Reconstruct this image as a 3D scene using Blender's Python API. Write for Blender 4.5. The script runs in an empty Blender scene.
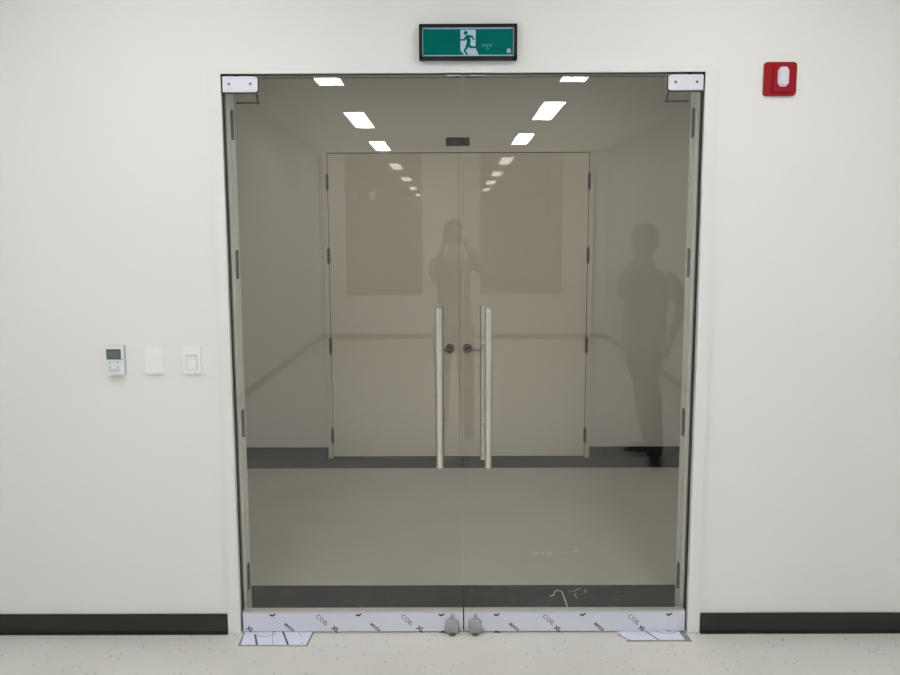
import bpy, bmesh, math, random
from mathutils import Vector, Matrix
C = bpy.context.scene.collection
SC = bpy.context.scene
PI = math.pi

# ---------------------------------------------------------------- camera
F, CX, CY = 800.0, 450.0, 337.5
pitch, yaw, roll = math.atan(99.5 / F), math.atan(-3 / F), math.radians(-0.22)
cam_d = bpy.data.cameras.new('camera')
cam = bpy.data.objects.new('camera', cam_d)
C.objects.link(cam)
cam.location = (-0.04, -3.12, 1.61)
fwd = Vector((math.sin(yaw) * math.cos(pitch), math.cos(yaw) * math.cos(pitch), -math.sin(pitch)))
rgt = Vector((math.cos(yaw), -math.sin(yaw), 0))
upv = rgt.cross(fwd)
r2 = rgt * math.cos(roll) + upv * math.sin(roll)
u2 = -rgt * math.sin(roll) + upv * math.cos(roll)
cam.rotation_euler = Matrix((r2, u2, -fwd)).transposed().to_euler()
cam_d.sensor_width = 36
cam_d.lens = F / 900 * 36
cam_d.clip_start = 0.02
SC.camera = cam

# ---------------------------------------------------------------- world and exposure
w = bpy.data.worlds.new('world')
SC.world = w
w.use_nodes = True
w.node_tree.nodes['Background'].inputs[0].default_value = (0.02, 0.02, 0.02, 1)
w.node_tree.nodes['Background'].inputs[1].default_value = 0.2
SC.view_settings.view_transform = 'Standard'
SC.view_settings.look = 'None'
SC.view_settings.gamma = 1
SC.view_settings.use_curve_mapping = False
SC.view_settings.exposure = 0.0
LIGHT = 23.0          # radiance of the corridor's ceiling panels
BACK_LIGHT = 38.0     # panels of the room behind the end windows
VEST_LIGHT = 6.3      # added unseen panels that brighten the lobby behind the glass doors
SC.cycles.max_bounces = 10
SC.cycles.diffuse_bounces = 6
SC.cycles.glossy_bounces = 6
SC.cycles.transparent_max_bounces = 24
SC.cycles.sample_clamp_indirect = 6
SC.cycles.use_denoising = True

# ---------------------------------------------------------------- materials
def lin(c):
    c = c / 255
    return c / 12.92 if c <= 0.04045 else ((c + 0.055) / 1.055) ** 2.4
def rgb(r, g, b):
    return (lin(r), lin(g), lin(b), 1)
def mat(name, col, rough=0.5, metal=0.0, spec=0.5, noise=0.0, nscale=6.0, bump=0.0, bscale=80.0, emit=None, es=0):
    m = bpy.data.materials.new(name)
    m.use_nodes = True
    nt = m.node_tree
    b = nt.nodes['Principled BSDF']
    b.inputs['Base Color'].default_value = col
    b.inputs['Roughness'].default_value = rough
    b.inputs['Metallic'].default_value = metal
    b.inputs['Specular IOR Level'].default_value = spec
    tc = nt.nodes.new('ShaderNodeTexCoord')
    if noise:
        n = nt.nodes.new('ShaderNodeTexNoise')
        n.inputs['Scale'].default_value = nscale
        n.inputs['Detail'].default_value = 5
        nt.links.new(tc.outputs['Object'], n.inputs['Vector'])
        mr = nt.nodes.new('ShaderNodeMapRange')
        mr.inputs[1].default_value = 0.3; mr.inputs[2].default_value = 0.7
        mr.inputs[3].default_value = 1 - noise; mr.inputs[4].default_value = 1 + noise
        nt.links.new(n.outputs['Fac'], mr.inputs[0])
        mx = nt.nodes.new('ShaderNodeVectorMath'); mx.operation = 'SCALE'
        mx.inputs[0].default_value = col[:3]
        nt.links.new(mr.outputs[0], mx.inputs['Scale'])
        nt.links.new(mx.outputs[0], b.inputs['Base Color'])
    if bump:
        n = nt.nodes.new('ShaderNodeTexNoise')
        n.inputs['Scale'].default_value = bscale
        nt.links.new(tc.outputs['Object'], n.inputs['Vector'])
        bp = nt.nodes.new('ShaderNodeBump')
        bp.inputs['Strength'].default_value = bump
        bp.inputs['Distance'].default_value = 0.002
        nt.links.new(n.outputs['Fac'], bp.inputs['Height'])
        nt.links.new(bp.outputs[0], b.inputs['Normal'])
    if emit:
        b.inputs['Emission Color'].default_value = emit
        b.inputs['Emission Strength'].default_value = es
    return m

def floor_mat(name, col, fleck, thr, size, rough):
    """sheet vinyl with short random flecks"""
    m = mat(name, col, rough)
    nt = m.node_tree; b = nt.nodes['Principled BSDF']
    tc = nt.nodes.new('ShaderNodeTexCoord')
    n0 = nt.nodes.new('ShaderNodeTexNoise'); n0.inputs['Scale'].default_value = 2.5; n0.inputs['Detail'].default_value = 6
    nt.links.new(tc.outputs['Object'], n0.inputs['Vector'])
    r0 = nt.nodes.new('ShaderNodeValToRGB')
    r0.color_ramp.elements[0].position = 0.3; r0.color_ramp.elements[1].position = 0.7
    r0.color_ramp.elements[0].color = tuple(c * 0.95 for c in col[:3]) + (1,)
    r0.color_ramp.elements[1].color = tuple(c * 1.04 for c in col[:3]) + (1,)
    nt.links.new(n0.outputs['Fac'], r0.inputs[0])
    src = r0.outputs[0]
    for k, (fc, rot, sc, th) in enumerate(((fleck[0], 0.6, size, thr), (fleck[1], -0.8, size * 1.4, thr * 0.8))):
        mp = nt.nodes.new('ShaderNodeMapping')
        mp.inputs['Rotation'].default_value = (0, 0, rot)
        mp.inputs['Scale'].default_value = (2.4, 0.9, 1)
        nt.links.new(tc.outputs['Object'], mp.inputs['Vector'])
        nn = nt.nodes.new('ShaderNodeTexNoise'); nn.inputs['Scale'].default_value = sc * 1.7
        add = nt.nodes.new('ShaderNodeVectorMath'); add.operation = 'MULTIPLY_ADD'
        add.inputs[1].default_value = (0.02, 0.02, 0)
        nt.links.new(mp.outputs[0], nn.inputs['Vector'])
        nt.links.new(nn.outputs['Color'], add.inputs[0]); nt.links.new(mp.outputs[0], add.inputs[2])
        v = nt.nodes.new('ShaderNodeTexVoronoi'); v.inputs['Scale'].default_value = sc
        nt.links.new(add.outputs[0], v.inputs['Vector'])
        lt = nt.nodes.new('ShaderNodeMath'); lt.operation = 'LESS_THAN'; lt.inputs[1].default_value = 0.19
        nt.links.new(v.outputs['Distance'], lt.inputs[0])
        sp = nt.nodes.new('ShaderNodeSeparateColor'); nt.links.new(v.outputs['Color'], sp.inputs[0])
        l2 = nt.nodes.new('ShaderNodeMath'); l2.operation = 'LESS_THAN'; l2.inputs[1].default_value = th
        nt.links.new(sp.outputs[0], l2.inputs[0])
        mu = nt.nodes.new('ShaderNodeMath'); mu.operation = 'MULTIPLY'
        nt.links.new(lt.outputs[0], mu.inputs[0]); nt.links.new(l2.outputs[0], mu.inputs[1])
        m3 = nt.nodes.new('ShaderNodeMath'); m3.operation = 'MULTIPLY'; m3.inputs[1].default_value = 0.75
        nt.links.new(mu.outputs[0], m3.inputs[0])
        mx = nt.nodes.new('ShaderNodeMix'); mx.data_type = 'RGBA'
        nt.links.new(m3.outputs[0], mx.inputs['Factor'])
        nt.links.new(src, mx.inputs['A']); mx.inputs['B'].default_value = fc
        src = mx.outputs['Result']
    nt.links.new(src, b.inputs['Base Color'])
    return m

def glass_mat(name, tint, f0=0.043, gl=0.0, rough=0.0):
    """thin-sheet glass: Schlick reflection over tinted transmission, same for every ray"""
    m = bpy.data.materials.new(name); m.use_nodes = True
    nt = m.node_tree; nt.nodes.remove(nt.nodes['Principled BSDF'])
    out = nt.nodes['Material Output']
    g = nt.nodes.new('ShaderNodeNewGeometry')
    dot = nt.nodes.new('ShaderNodeVectorMath'); dot.operation = 'DOT_PRODUCT'
    nt.links.new(g.outputs['Normal'], dot.inputs[0]); nt.links.new(g.outputs['Incoming'], dot.inputs[1])
    ab = nt.nodes.new('ShaderNodeMath'); ab.operation = 'ABSOLUTE'; nt.links.new(dot.outputs['Value'], ab.inputs[0])
    su = nt.nodes.new('ShaderNodeMath'); su.operation = 'SUBTRACT'; su.inputs[0].default_value = 1; su.use_clamp = True
    nt.links.new(ab.outputs[0], su.inputs[1])
    pw = nt.nodes.new('ShaderNodeMath'); pw.operation = 'POWER'; pw.inputs[1].default_value = 5
    nt.links.new(su.outputs[0], pw.inputs[0])
    ma = nt.nodes.new('ShaderNodeMath'); ma.operation = 'MULTIPLY_ADD'
    ma.inputs[1].default_value = 1 - f0; ma.inputs[2].default_value = f0
    nt.links.new(pw.outputs[0], ma.inputs[0])
    t = nt.nodes.new('ShaderNodeBsdfTransparent'); t.inputs[0].default_value = tint
    gs = nt.nodes.new('ShaderNodeBsdfGlossy'); gs.inputs['Roughness'].default_value = rough
    gs.inputs['Color'].default_value = (1, 1, 1, 1)
    mx = nt.nodes.new('ShaderNodeMixShader')
    nt.links.new(ma.outputs[0], mx.inputs[0]); nt.links.new(t.outputs[0], mx.inputs[1]); nt.links.new(gs.outputs[0], mx.inputs[2])
    nt.links.new(mx.outputs[0], out.inputs[0])
    return m

M = dict(
    wall=mat('cream wall paint', (0.74, 0.742, 0.738, 1), 0.6, noise=0.012, nscale=1.3, bump=0.05, bscale=250),
    lobby_wall=mat('beige lobby paint', (0.72, 0.70, 0.64, 1), 0.6, noise=0.012, nscale=1.3),
    casing=mat('white casing enamel', (0.725, 0.73, 0.725, 1), 0.4),
    ceiling=mat('ceiling board', (0.78, 0.78, 0.76, 1), 0.8),
    jamb=mat('grey green jamb enamel', (0.70, 0.71, 0.66, 1), 0.4),
    steel_door=mat('cream steel door enamel', (0.77, 0.71, 0.615, 1), 0.45),
    gap_shade=mat('black gasket', (0.06, 0.065, 0.06, 1), 0.6),  # near-black colour for shade in door gaps and round fittings
    base=mat('charcoal vinyl skirting', (0.018, 0.018, 0.019, 1), 0.22, noise=0.10, nscale=3),
    chrome=mat('brushed stainless', (0.73, 0.70, 0.64, 1), 0.28, 1.0, noise=0.03, nscale=40),
    satin=mat('satin aluminium', (0.60, 0.60, 0.68, 1), 0.5, 0.35),
    nickel=mat('dark nickel', (0.30, 0.28, 0.25, 1), 0.3, 0.9),
    darkmetal=mat('dark hinge metal', (0.16, 0.155, 0.14, 1), 0.4, 0.7),
    screw=mat('screw recess', (0.12, 0.12, 0.12, 1), 0.4, 0.6),
    film=mat('bluish white protective film', (0.62, 0.645, 0.745, 1), 0.22, noise=0.02, nscale=5, bump=0.25, bscale=14),
    railmetal=mat('rail aluminium', (0.55, 0.56, 0.56, 1), 0.35, 0.5),
    ink=mat('film print ink', (0.02, 0.02, 0.035, 1), 0.5),
    greyink=mat('thin grey print', (0.10, 0.11, 0.14, 1), 0.5),
    violetink=mat('violet grey print', (0.09, 0.08, 0.13, 1), 0.5),
    blueink=mat('blue film line', (0.05, 0.07, 0.22, 1), 0.5),
    mat_film=mat('lavender white film sheet', (0.66, 0.67, 0.80, 1), 0.3, bump=0.4, bscale=30),
    adhesive=mat('grey adhesive border', (0.22, 0.22, 0.21, 1), 0.7),
    plastic_bag=mat('clear bag', (0.34, 0.34, 0.35, 1), 0.25, noise=0.2, nscale=60, bump=0.6, bscale=90),
    black=mat('black sign housing', (0.010, 0.012, 0.017, 1), 0.4, spec=0.2),
    green=mat('exit green', rgb(0, 100, 95), 0.5, spec=0.04, noise=0.03, nscale=8),
    signwhite=mat('exit sign white', rgb(168, 196, 214), 0.4),
    signtext=mat('exit sign pale lettering', rgb(90, 180, 165), 0.4),
    red=mat('alarm red plastic', rgb(150, 16, 28), 0.4, spec=0.25),
    lens=mat('strobe lens', rgb(215, 210, 225), 0.15),
    white=mat('white switch plastic', (0.80, 0.79, 0.80, 1), 0.35),
    grey_white=mat('controller plastic', (0.70, 0.73, 0.74, 1), 0.35),
    edgeplastic=mat('switch seam', (0.62, 0.61, 0.62, 1), 0.4),
    lcd=mat('lcd screen', rgb(92, 104, 102), 0.25),
    lcdframe=mat('lcd bezel', rgb(42, 50, 50), 0.3),
    greybutton=mat('controller buttons', rgb(165, 172, 174), 0.5),
    lavender=mat('controller keypad', rgb(196, 198, 212), 0.5),
    plate=mat('dark name plate', (0.022, 0.022, 0.018, 1), 0.4),
    platetext=mat('name plate lettering', (0.10, 0.10, 0.085, 1), 0.4),
    darkfloor=None, lightfloor=None,
    scuff=mat('pale scuff', (0.16, 0.16, 0.145, 1), 0.9),
    chalk=mat('chalk', (0.62, 0.63, 0.58, 1), 0.9),
    lightframe=mat('light frame', (0.75, 0.75, 0.75, 1), 0.5),
    panel=mat('lit diffuser', (0.8, 0.8, 0.8, 1), 0.5, emit=(1.0, 0.995, 0.975, 1), es=LIGHT),
    panel_back=mat('lit diffuser rear room', (0.8, 0.8, 0.8, 1), 0.5, emit=(1.0, 0.97, 0.94, 1), es=BACK_LIGHT),
    fill_vest=mat('added lobby fill diffuser', (0.8, 0.8, 0.8, 1), 0.5, emit=(1.0, 0.97, 0.90, 1), es=VEST_LIGHT),
    winframe=mat('window frame bronze', (0.10, 0.09, 0.08, 1), 0.5),
    paper=mat('paper notice', (0.8, 0.8, 0.76, 1), 0.8),
    skin=mat('skin', (0.42, 0.25, 0.17, 1), 0.5, noise=0.04, nscale=20),
    hair=mat('black hair', (0.02, 0.018, 0.016, 1), 0.45, bump=0.6, bscale=160),
    eyeball=mat('eye', (0.7, 0.68, 0.65, 1), 0.2),
    shirt_dark=mat('dark grey shirt', (0.10, 0.10, 0.10, 1), 0.8, noise=0.1, nscale=15),
    shirt_grey=mat('light grey tee', (0.26, 0.26, 0.27, 1), 0.8, noise=0.06, nscale=12),
    trouser_dark=mat('charcoal trousers', (0.07, 0.07, 0.075, 1), 0.8, noise=0.1, nscale=15),
    trouser_olive=mat('dark trousers', (0.055, 0.055, 0.045, 1), 0.8, noise=0.1, nscale=15),
    shoe=mat('black shoe', (0.015, 0.015, 0.015, 1), 0.4),
    sole=mat('shoe sole', (0.05, 0.05, 0.05, 1), 0.7),
    phone=mat('phone body', (0.02, 0.02, 0.025, 1), 0.2),
)
M['lightfloor'] = floor_mat('light vinyl floor', (0.60, 0.592, 0.565, 1), ((0.20, 0.19, 0.17, 1), (0.40, 0.36, 0.30, 1)), 0.20, 34, 0.42)
M['lobbyfloor'] = floor_mat('lobby vinyl floor', (0.44, 0.425, 0.385, 1), ((0.40, 0.38, 0.34, 1), (0.46, 0.44, 0.40, 1)), 0.12, 34, 0.38)
M['darkfloor'] = floor_mat('dark slate vinyl border', (0.007, 0.011, 0.013, 1), ((0.05, 0.05, 0.045, 1), (0.03, 0.035, 0.04, 1)), 0.25, 40, 0.6)
M['darkfloor'].node_tree.nodes['Principled BSDF'].inputs['Specular IOR Level'].default_value = 0.15
M['glass'] = glass_mat('clear glass', (0.962, 0.964, 0.955, 1))
M['edge'] = mat('green glass edge', (0.045, 0.055, 0.045, 1), 0.4, spec=0.2)
M['tinted'] = glass_mat('dark tinted window film', (0.14, 0.125, 0.12, 1), f0=0.006)

# ---------------------------------------------------------------- helpers
def box(bm, x0, x1, y0, y1, z0, z1, mi=0):
    vs = [bm.verts.new(p) for p in ((x0,y0,z0),(x1,y0,z0),(x1,y1,z0),(x0,y1,z0),(x0,y0,z1),(x1,y0,z1),(x1,y1,z1),(x0,y1,z1))]
    for f in ((0,3,2,1),(4,5,6,7),(0,1,5,4),(1,2,6,5),(2,3,7,6),(3,0,4,7)):
        bm.faces.new([vs[i] for i in f]).material_index = mi
    return vs
def bbox(bm, x0, x1, y0, y1, z0, z1, bev=0.002, seg=2, mi=0):
    t = bmesh.new(); box(t, x0, x1, y0, y1, z0, z1, mi)
    bmesh.ops.bevel(t, geom=t.edges[:], offset=bev, segments=seg, affect='EDGES', clamp_overlap=True)
    merge(bm, t)
def merge(bm, t, mtx=None):
    me = bpy.data.meshes.new('tmp'); t.to_mesh(me); t.free()
    if mtx: me.transform(mtx)
    bm.from_mesh(me); bpy.data.meshes.remove(me)
def tube(bm, p0, p1, r, seg=20, r1=None, cap=True):
    p0, p1 = Vector(p0), Vector(p1); d = p1 - p0
    t = bmesh.new()
    bmesh.ops.create_cone(t, cap_ends=cap, segments=seg, radius1=r, radius2=r if r1 is None else r1, depth=d.length)
    q = d.to_track_quat('Z', 'Y')
    merge(bm, t, Matrix.Translation((p0 + p1) / 2) @ q.to_matrix().to_4x4())
def ball(bm, c, rx, ry, rz, seg=24, mtx=None):
    t = bmesh.new(); bmesh.ops.create_uvsphere(t, u_segments=seg, v_segments=seg // 2, radius=1)
    m = Matrix.Translation(c) @ (mtx or Matrix()) @ Matrix.Diagonal((rx, ry, rz, 1))
    merge(bm, t, m)
def prism(bm, pts, y0, y1, mi=0):
    """pts: (x,z) polygon, extruded along Y"""
    a = [bm.verts.new((x, y0, z)) for x, z in pts]; b = [bm.verts.new((x, y1, z)) for x, z in pts]
    n = len(pts)
    bm.faces.new(a).material_index = mi; bm.faces.new(b[::-1]).material_index = mi
    for i in range(n):
        bm.faces.new((a[i], b[i], b[(i + 1) % n], a[(i + 1) % n])).material_index = mi
def rrect(x0, x1, z0, z1, r, corners='1111', n=5):
    pts = []
    for k, (cx, cz, a0) in enumerate(((x0, z0, 180), (x1, z0, 270), (x1, z1, 0), (x0, z1, 90))):
        if corners[k] == '1':
            ox = cx + (r if k in (0, 3) else -r); oz = cz + (r if k < 2 else -r)
            for i in range(n + 1):
                a = math.radians(a0 + 90 * i / n); pts.append((ox + r * math.cos(a), oz + r * math.sin(a)))
        else: pts.append((cx, cz))
    return pts
def obj(name, bm, m, parent=None, smooth=False, loc0=None):
    bmesh.ops.recalc_face_normals(bm, faces=bm.faces[:])
    me = bpy.data.meshes.new(name); bm.to_mesh(me); bm.free()
    return objm(name, me, m, parent, smooth)
def objm(name, me, m, parent=None, smooth=False):
    vs = [v.co for v in me.vertices]
    lo = Vector([min(v[i] for v in vs) for i in range(3)]); hi = Vector([max(v[i] for v in vs) for i in range(3)])
    c = (lo + hi) / 2
    if parent is None: c.z = lo.z
    me.transform(Matrix.Translation(-c))
    for mm in (m if isinstance(m, (list, tuple)) else [m]): me.materials.append(mm)
    if smooth:
        me.polygons.foreach_set('use_smooth', [True] * len(me.polygons))
        if hasattr(me, 'set_sharp_from_angle'): me.set_sharp_from_angle(angle=math.radians(40))
    o = bpy.data.objects.new(name, me); C.objects.link(o)
    o.location = c
    if parent:
        o.parent = parent; o.location = c - base[parent.name]
    base[o.name] = c
    return o
base = {}
def thing(name, loc, label=None, cat=None, group=None, kind=None):
    o = bpy.data.objects.new(name, None); C.objects.link(o); o.location = loc; o.empty_display_size = 0.05
    base[o.name] = Vector(loc)
    return tag(o, label, cat, group, kind)
def tag(o, label=None, cat=None, group=None, kind=None):
    if label: o['label'] = label
    if cat: o['category'] = cat
    if group: o['group'] = group
    if kind: o['kind'] = kind
    return o
def struct(name, bm, m, label=None, cat=None):
    return tag(obj(name, bm, m), label, cat, None, 'structure')
def text(bm, s, size, mtx, thick=0.0, shear=0.0, offset=0.0):
    cu = bpy.data.curves.new('t', 'FONT'); cu.body = s; cu.size = size; cu.align_x = 'CENTER'; cu.align_y = 'CENTER'
    cu.extrude = thick; cu.shear = shear; cu.offset = offset; cu.resolution_u = 3
    o = bpy.data.objects.new('t', cu); C.objects.link(o)
    dg = bpy.context.evaluated_depsgraph_get(); dg.update()
    me = bpy.data.meshes.new_from_object(o.evaluated_get(dg)); me.transform(mtx); bm.from_mesh(me)
    bpy.data.meshes.remove(me); bpy.data.objects.remove(o); bpy.data.curves.remove(cu)
RX = Matrix.Rotation(PI / 2, 4, 'X')
def ontowall(x, y, z, ang=0.0):      # text plane facing -Y, turned by ang
    return Matrix.Translation((x, y, z)) @ RX @ Matrix.Rotation(ang, 4, 'Z')
def ribbon(bm, pts, wd, n, e=0.0004):
    """flat stroke through pts with half width wd in the plane of normal n"""
    n = Vector(n)
    for a, b in zip(pts[:-1], pts[1:]):
        a, b = Vector(a), Vector(b); d = (b - a).normalized(); s = d.cross(n) * wd; a2 = a - d * wd * .5; b2 = b + d * wd * .5
        lo = [bm.verts.new(p) for p in (a2 - s, b2 - s, b2 + s, a2 + s)]
        hi = [bm.verts.new(p + n * e) for p in (a2 - s, b2 - s, b2 + s, a2 + s)]
        bm.faces.new(lo[::-1]); bm.faces.new(hi)
        for i in range(4): bm.faces.new((lo[i], lo[(i + 1) % 4], hi[(i + 1) % 4], hi[i]))
def new(): return bmesh.new()

# ---------------------------------------------------------------- room shell
XL, XR, YE, H = -2.16, 2.40, -9.62, 2.955        # corridor on the camera's side
VX, VY, VH = 2.7, 2.65, 2.80                     # lobby behind the doors
OW, OH, WT = 0.916, 2.229, 0.11                  # doorway half width, height, wall thickness
b = new()
box(b, -3.0, -OW, 0, WT, 0, 3.1); box(b, OW, 3.0, 0, WT, 0, 3.1); box(b, -OW, OW, 0, .04, OH, 3.1); box(b, -OW, OW, .04, WT, OH + .05, 3.1)
struct('wall_front', b, M['wall'], 'cream painted wall around the glass double doorway', 'wall')
b = new(); box(b, XL - .1, XL, YE, -0.001, 0, 3.1); struct('wall_left', b, M['wall'], 'cream side wall left of the camera', 'wall')
b = new(); box(b, XR, XR + .1, YE, -0.001, 0, 3.1); struct('wall_right', b, M['wall'], 'cream side wall right of the camera', 'wall')
WIN = ((-1.74, -0.52, 0.70, 2.925), (0.39, 1.70, 0.715, 2.925))
b = new()
y0, y1 = YE - .12, YE
box(b, XL - .1, WIN[0][0], y0, y1, 0, 3.1); box(b, WIN[0][1], WIN[1][0], y0, y1, 0, 3.1); box(b, WIN[1][1], XR + .1, y0, y1, 0, 3.1)
for x0, x1, z0, z1 in WIN:
    box(b, x0, x1, y0, y1, 0, z0); box(b, x0, x1, y0, y1, z1, 3.1)
struct('wall_back', b, M['wall'], 'cream end wall behind the camera with two dark windows', 'wall')
b = new(); box(b, XL - .1, XR + .1, YE - 13.4, .02, -0.1, 0); struct('floor', b, M['lightfloor'], 'light grey speckled vinyl floor in front of the doors', 'floor')
b = new(); box(b, XL - .1, XR + .1, YE - .12, 0, H, H + .1); struct('ceiling', b, M['ceiling'], 'white ceiling with lit panels over the corridor', 'ceiling')
# room behind the end windows
b = new()
box(b, XL - .1, XL, YE - 13.4, YE - .12, 0, 3.1); struct('wall_rear_left', b, M['lobby_wall'], 'left wall of the dim room behind the windows', 'wall')
b = new(); box(b, XR, XR + .1, YE - 13.4, YE - .12, 0, 3.1); struct('wall_rear_right', b, M['lobby_wall'], 'right wall of the dim room behind the windows', 'wall')
b = new(); box(b, XL - .1, XR + .1, YE - 13.5, YE - 13.4, 0, 3.1); struct('wall_rear_end', b, M['lobby_wall'], 'end wall of the dim room behind the windows', 'wall')
b = new(); box(b, XL - .1, XR + .1, YE - 13.4, YE - .12, H, H + .1); struct('ceiling_rear', b, M['ceiling'], 'ceiling of the dim room behind the windows', 'ceiling')
# lobby
b = new(); box(b, -VX - .1, VX + .1, VY, VY + .1, 0, 3.0); struct('wall_lobby_back', b, M['lobby_wall'], 'beige wall with the closed steel doors seen through the glass', 'wall')
b = new(); box(b, -VX - .1, -VX, WT, VY, 0, 3.0); struct('wall_lobby_left', b, M['lobby_wall'], 'left side wall of the lobby behind the glass', 'wall')
b = new(); box(b, VX, VX + .1, WT, VY, 0, 3.0); struct('wall_lobby_right', b, M['lobby_wall'], 'right side wall of the lobby behind the glass', 'wall')
b = new(); box(b, -VX - .1, VX + .1, WT, VY, VH, VH + .1); struct('ceiling_lobby', b, M['ceiling'], 'ceiling of the lobby behind the glass', 'ceiling')
b = new(); box(b, -VX + .28, VX - .28, .447, 2.366, -0.1, 0); struct('floor_lobby', b, M['lobbyfloor'], 'beige vinyl floor of the lobby behind the glass', 'floor')
b = new()
box(b, -VX - .1, VX + .1, .021, .447, -0.1, 0); box(b, -VX - .1, VX + .1, 2.366, VY + .1, -0.1, 0)
box(b, -VX - .1, -VX + .28, .447, 2.366, -0.1, 0); box(b, VX - .28, VX + .1, .447, 2.366, -0.1, 0)
struct('floor_border', b, M['darkfloor'], 'dark slate vinyl border running round the lobby floor', 'floor border')
# skirtings
for nm, a in (('left', (XL, -.968, -.012, 0, 0, .083)), ('right', (.966, XR, -.012, 0, 0, .083))):
    b = new(); bbox(b, *a, bev=.003)
    # slight lip where the coved vinyl meets the floor
    box(b, a[0], a[1], -.022, -.012, 0, .006)
    struct('baseboard_' + nm, b, M['base'], 'charcoal vinyl skirting %s of the glass doorway' % nm, 'baseboard')
b = new(); bbox(b, XL, XL + .012, YE, -.012, 0, .083, .003); struct('baseboard_side_left', b, M['base'], 'charcoal skirting along the left corridor wall', 'baseboard')
b = new(); bbox(b, XR - .012, XR, YE, -.012, 0, .083, .003); struct('baseboard_side_right', b, M['base'], 'charcoal skirting along the right corridor wall', 'baseboard')
b = new(); bbox(b, XL, XR, YE, YE + .012, 0, .083, .003); struct('baseboard_back', b, M['base'], 'charcoal skirting under the end windows', 'baseboard')
b = new(); bbox(b, -VX, -.961, VY - .012, VY, 0, .078, .003); struct('baseboard_lobby_left', b, M['base'], 'black skirting in the lobby left of the steel doors', 'baseboard')
b = new(); bbox(b, .961, VX, VY - .012, VY, 0, .078, .003); struct('baseboard_lobby_right', b, M['base'], 'black skirting in the lobby right of the steel doors', 'baseboard')

# casing round the doorway
b = new()
prism(b, [(-.968, 0), (-.916, 0), (-.916, OH + .001), (.916, OH + .001), (.916, 0), (.968, 0), (.968, 2.252), (-.968, 2.252)], -.012, -.0005)
bmesh.ops.bevel(b, geom=[e for e in b.edges if all(v.co.y < -.011 for v in e.verts)], offset=.003, segments=2, affect='EDGES')
struct('trim_1', b, M['casing'], 'slim white casing framing the glass double doors', 'door casing')
# reveal lining, rebate step and the gap's shade, put in as a black gasket
b = new()
for s in (-1, 1):
    x0, x1 = sorted((s * .9145, s * .9120)); box(b, x0, x1, .045, WT + .001, 0, OH + .048)
    x0, x1 = sorted((s * .9120, s * .9085)); box(b, x0, x1, .070, WT + .001, 0, OH + .045)
struct('trim_2', b, M['jamb'], 'grey painted reveal of the doorway behind the glass', 'door reveal')
b = new()
for s in (-1, 1):
    x0, x1 = sorted((s * .9155, s * .9125)); box(b, x0, x1, .012, .030, 0.0, OH)
box(b, -.91, .91, .012, .026, OH - .0025, OH + .001)
struct('trim_3', b, M['gap_shade'], 'black strip standing in for the shaded gap between casing and glass doors', 'shade_line')

# ---------------------------------------------------------------- frameless glass doors
def film_print(parent, y, xs0, xs1, coil, xl, small, top, bot):
    zt = lambda v: 0.0905 - (v - 611) / 20.0 * 0.0905         # height on the rail
    xx = lambda u: (u - 462.6) / 243.6
    for u in coil:
        b = new(); text(b, 'COIL', .026, ontowall(xx(u), y, zt(619.0), -.74), offset=.0004); obj('outline_lettering', b, M['greyink'], parent)
    for u in xl:
        b = new(); text(b, 'XL', .025, ontowall(xx(u - 2), y, zt(627.6), -.62), offset=.0010); obj('bold_lettering', b, M['ink'], parent)
    for u in top:
        b = new(); ribbon(b, [(xx(u - 2), y, zt(613.7)), (xx(u + .2), y, zt(614.7)), (xx(u + 3.0), y, zt(613.2))], .0034, (0, -1, 0)); obj('print_mark', b, M['ink'], parent)
    for u in bot:
        b = new(); ribbon(b, [(xx(u - 2), y, zt(631.0)), (xx(u + .4), y, zt(630.0)), (xx(u + 3.6), y, zt(631.0))], .0034, (0, -1, 0)); obj('print_mark', b, M['ink'], parent)
    for u in small:
        b = new(); text(b, 'MAEA', .019, ontowall(xx(u), y, zt(625.8), -.70), offset=.0006); obj('small_lettering', b, M['violetink'], parent)

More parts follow.
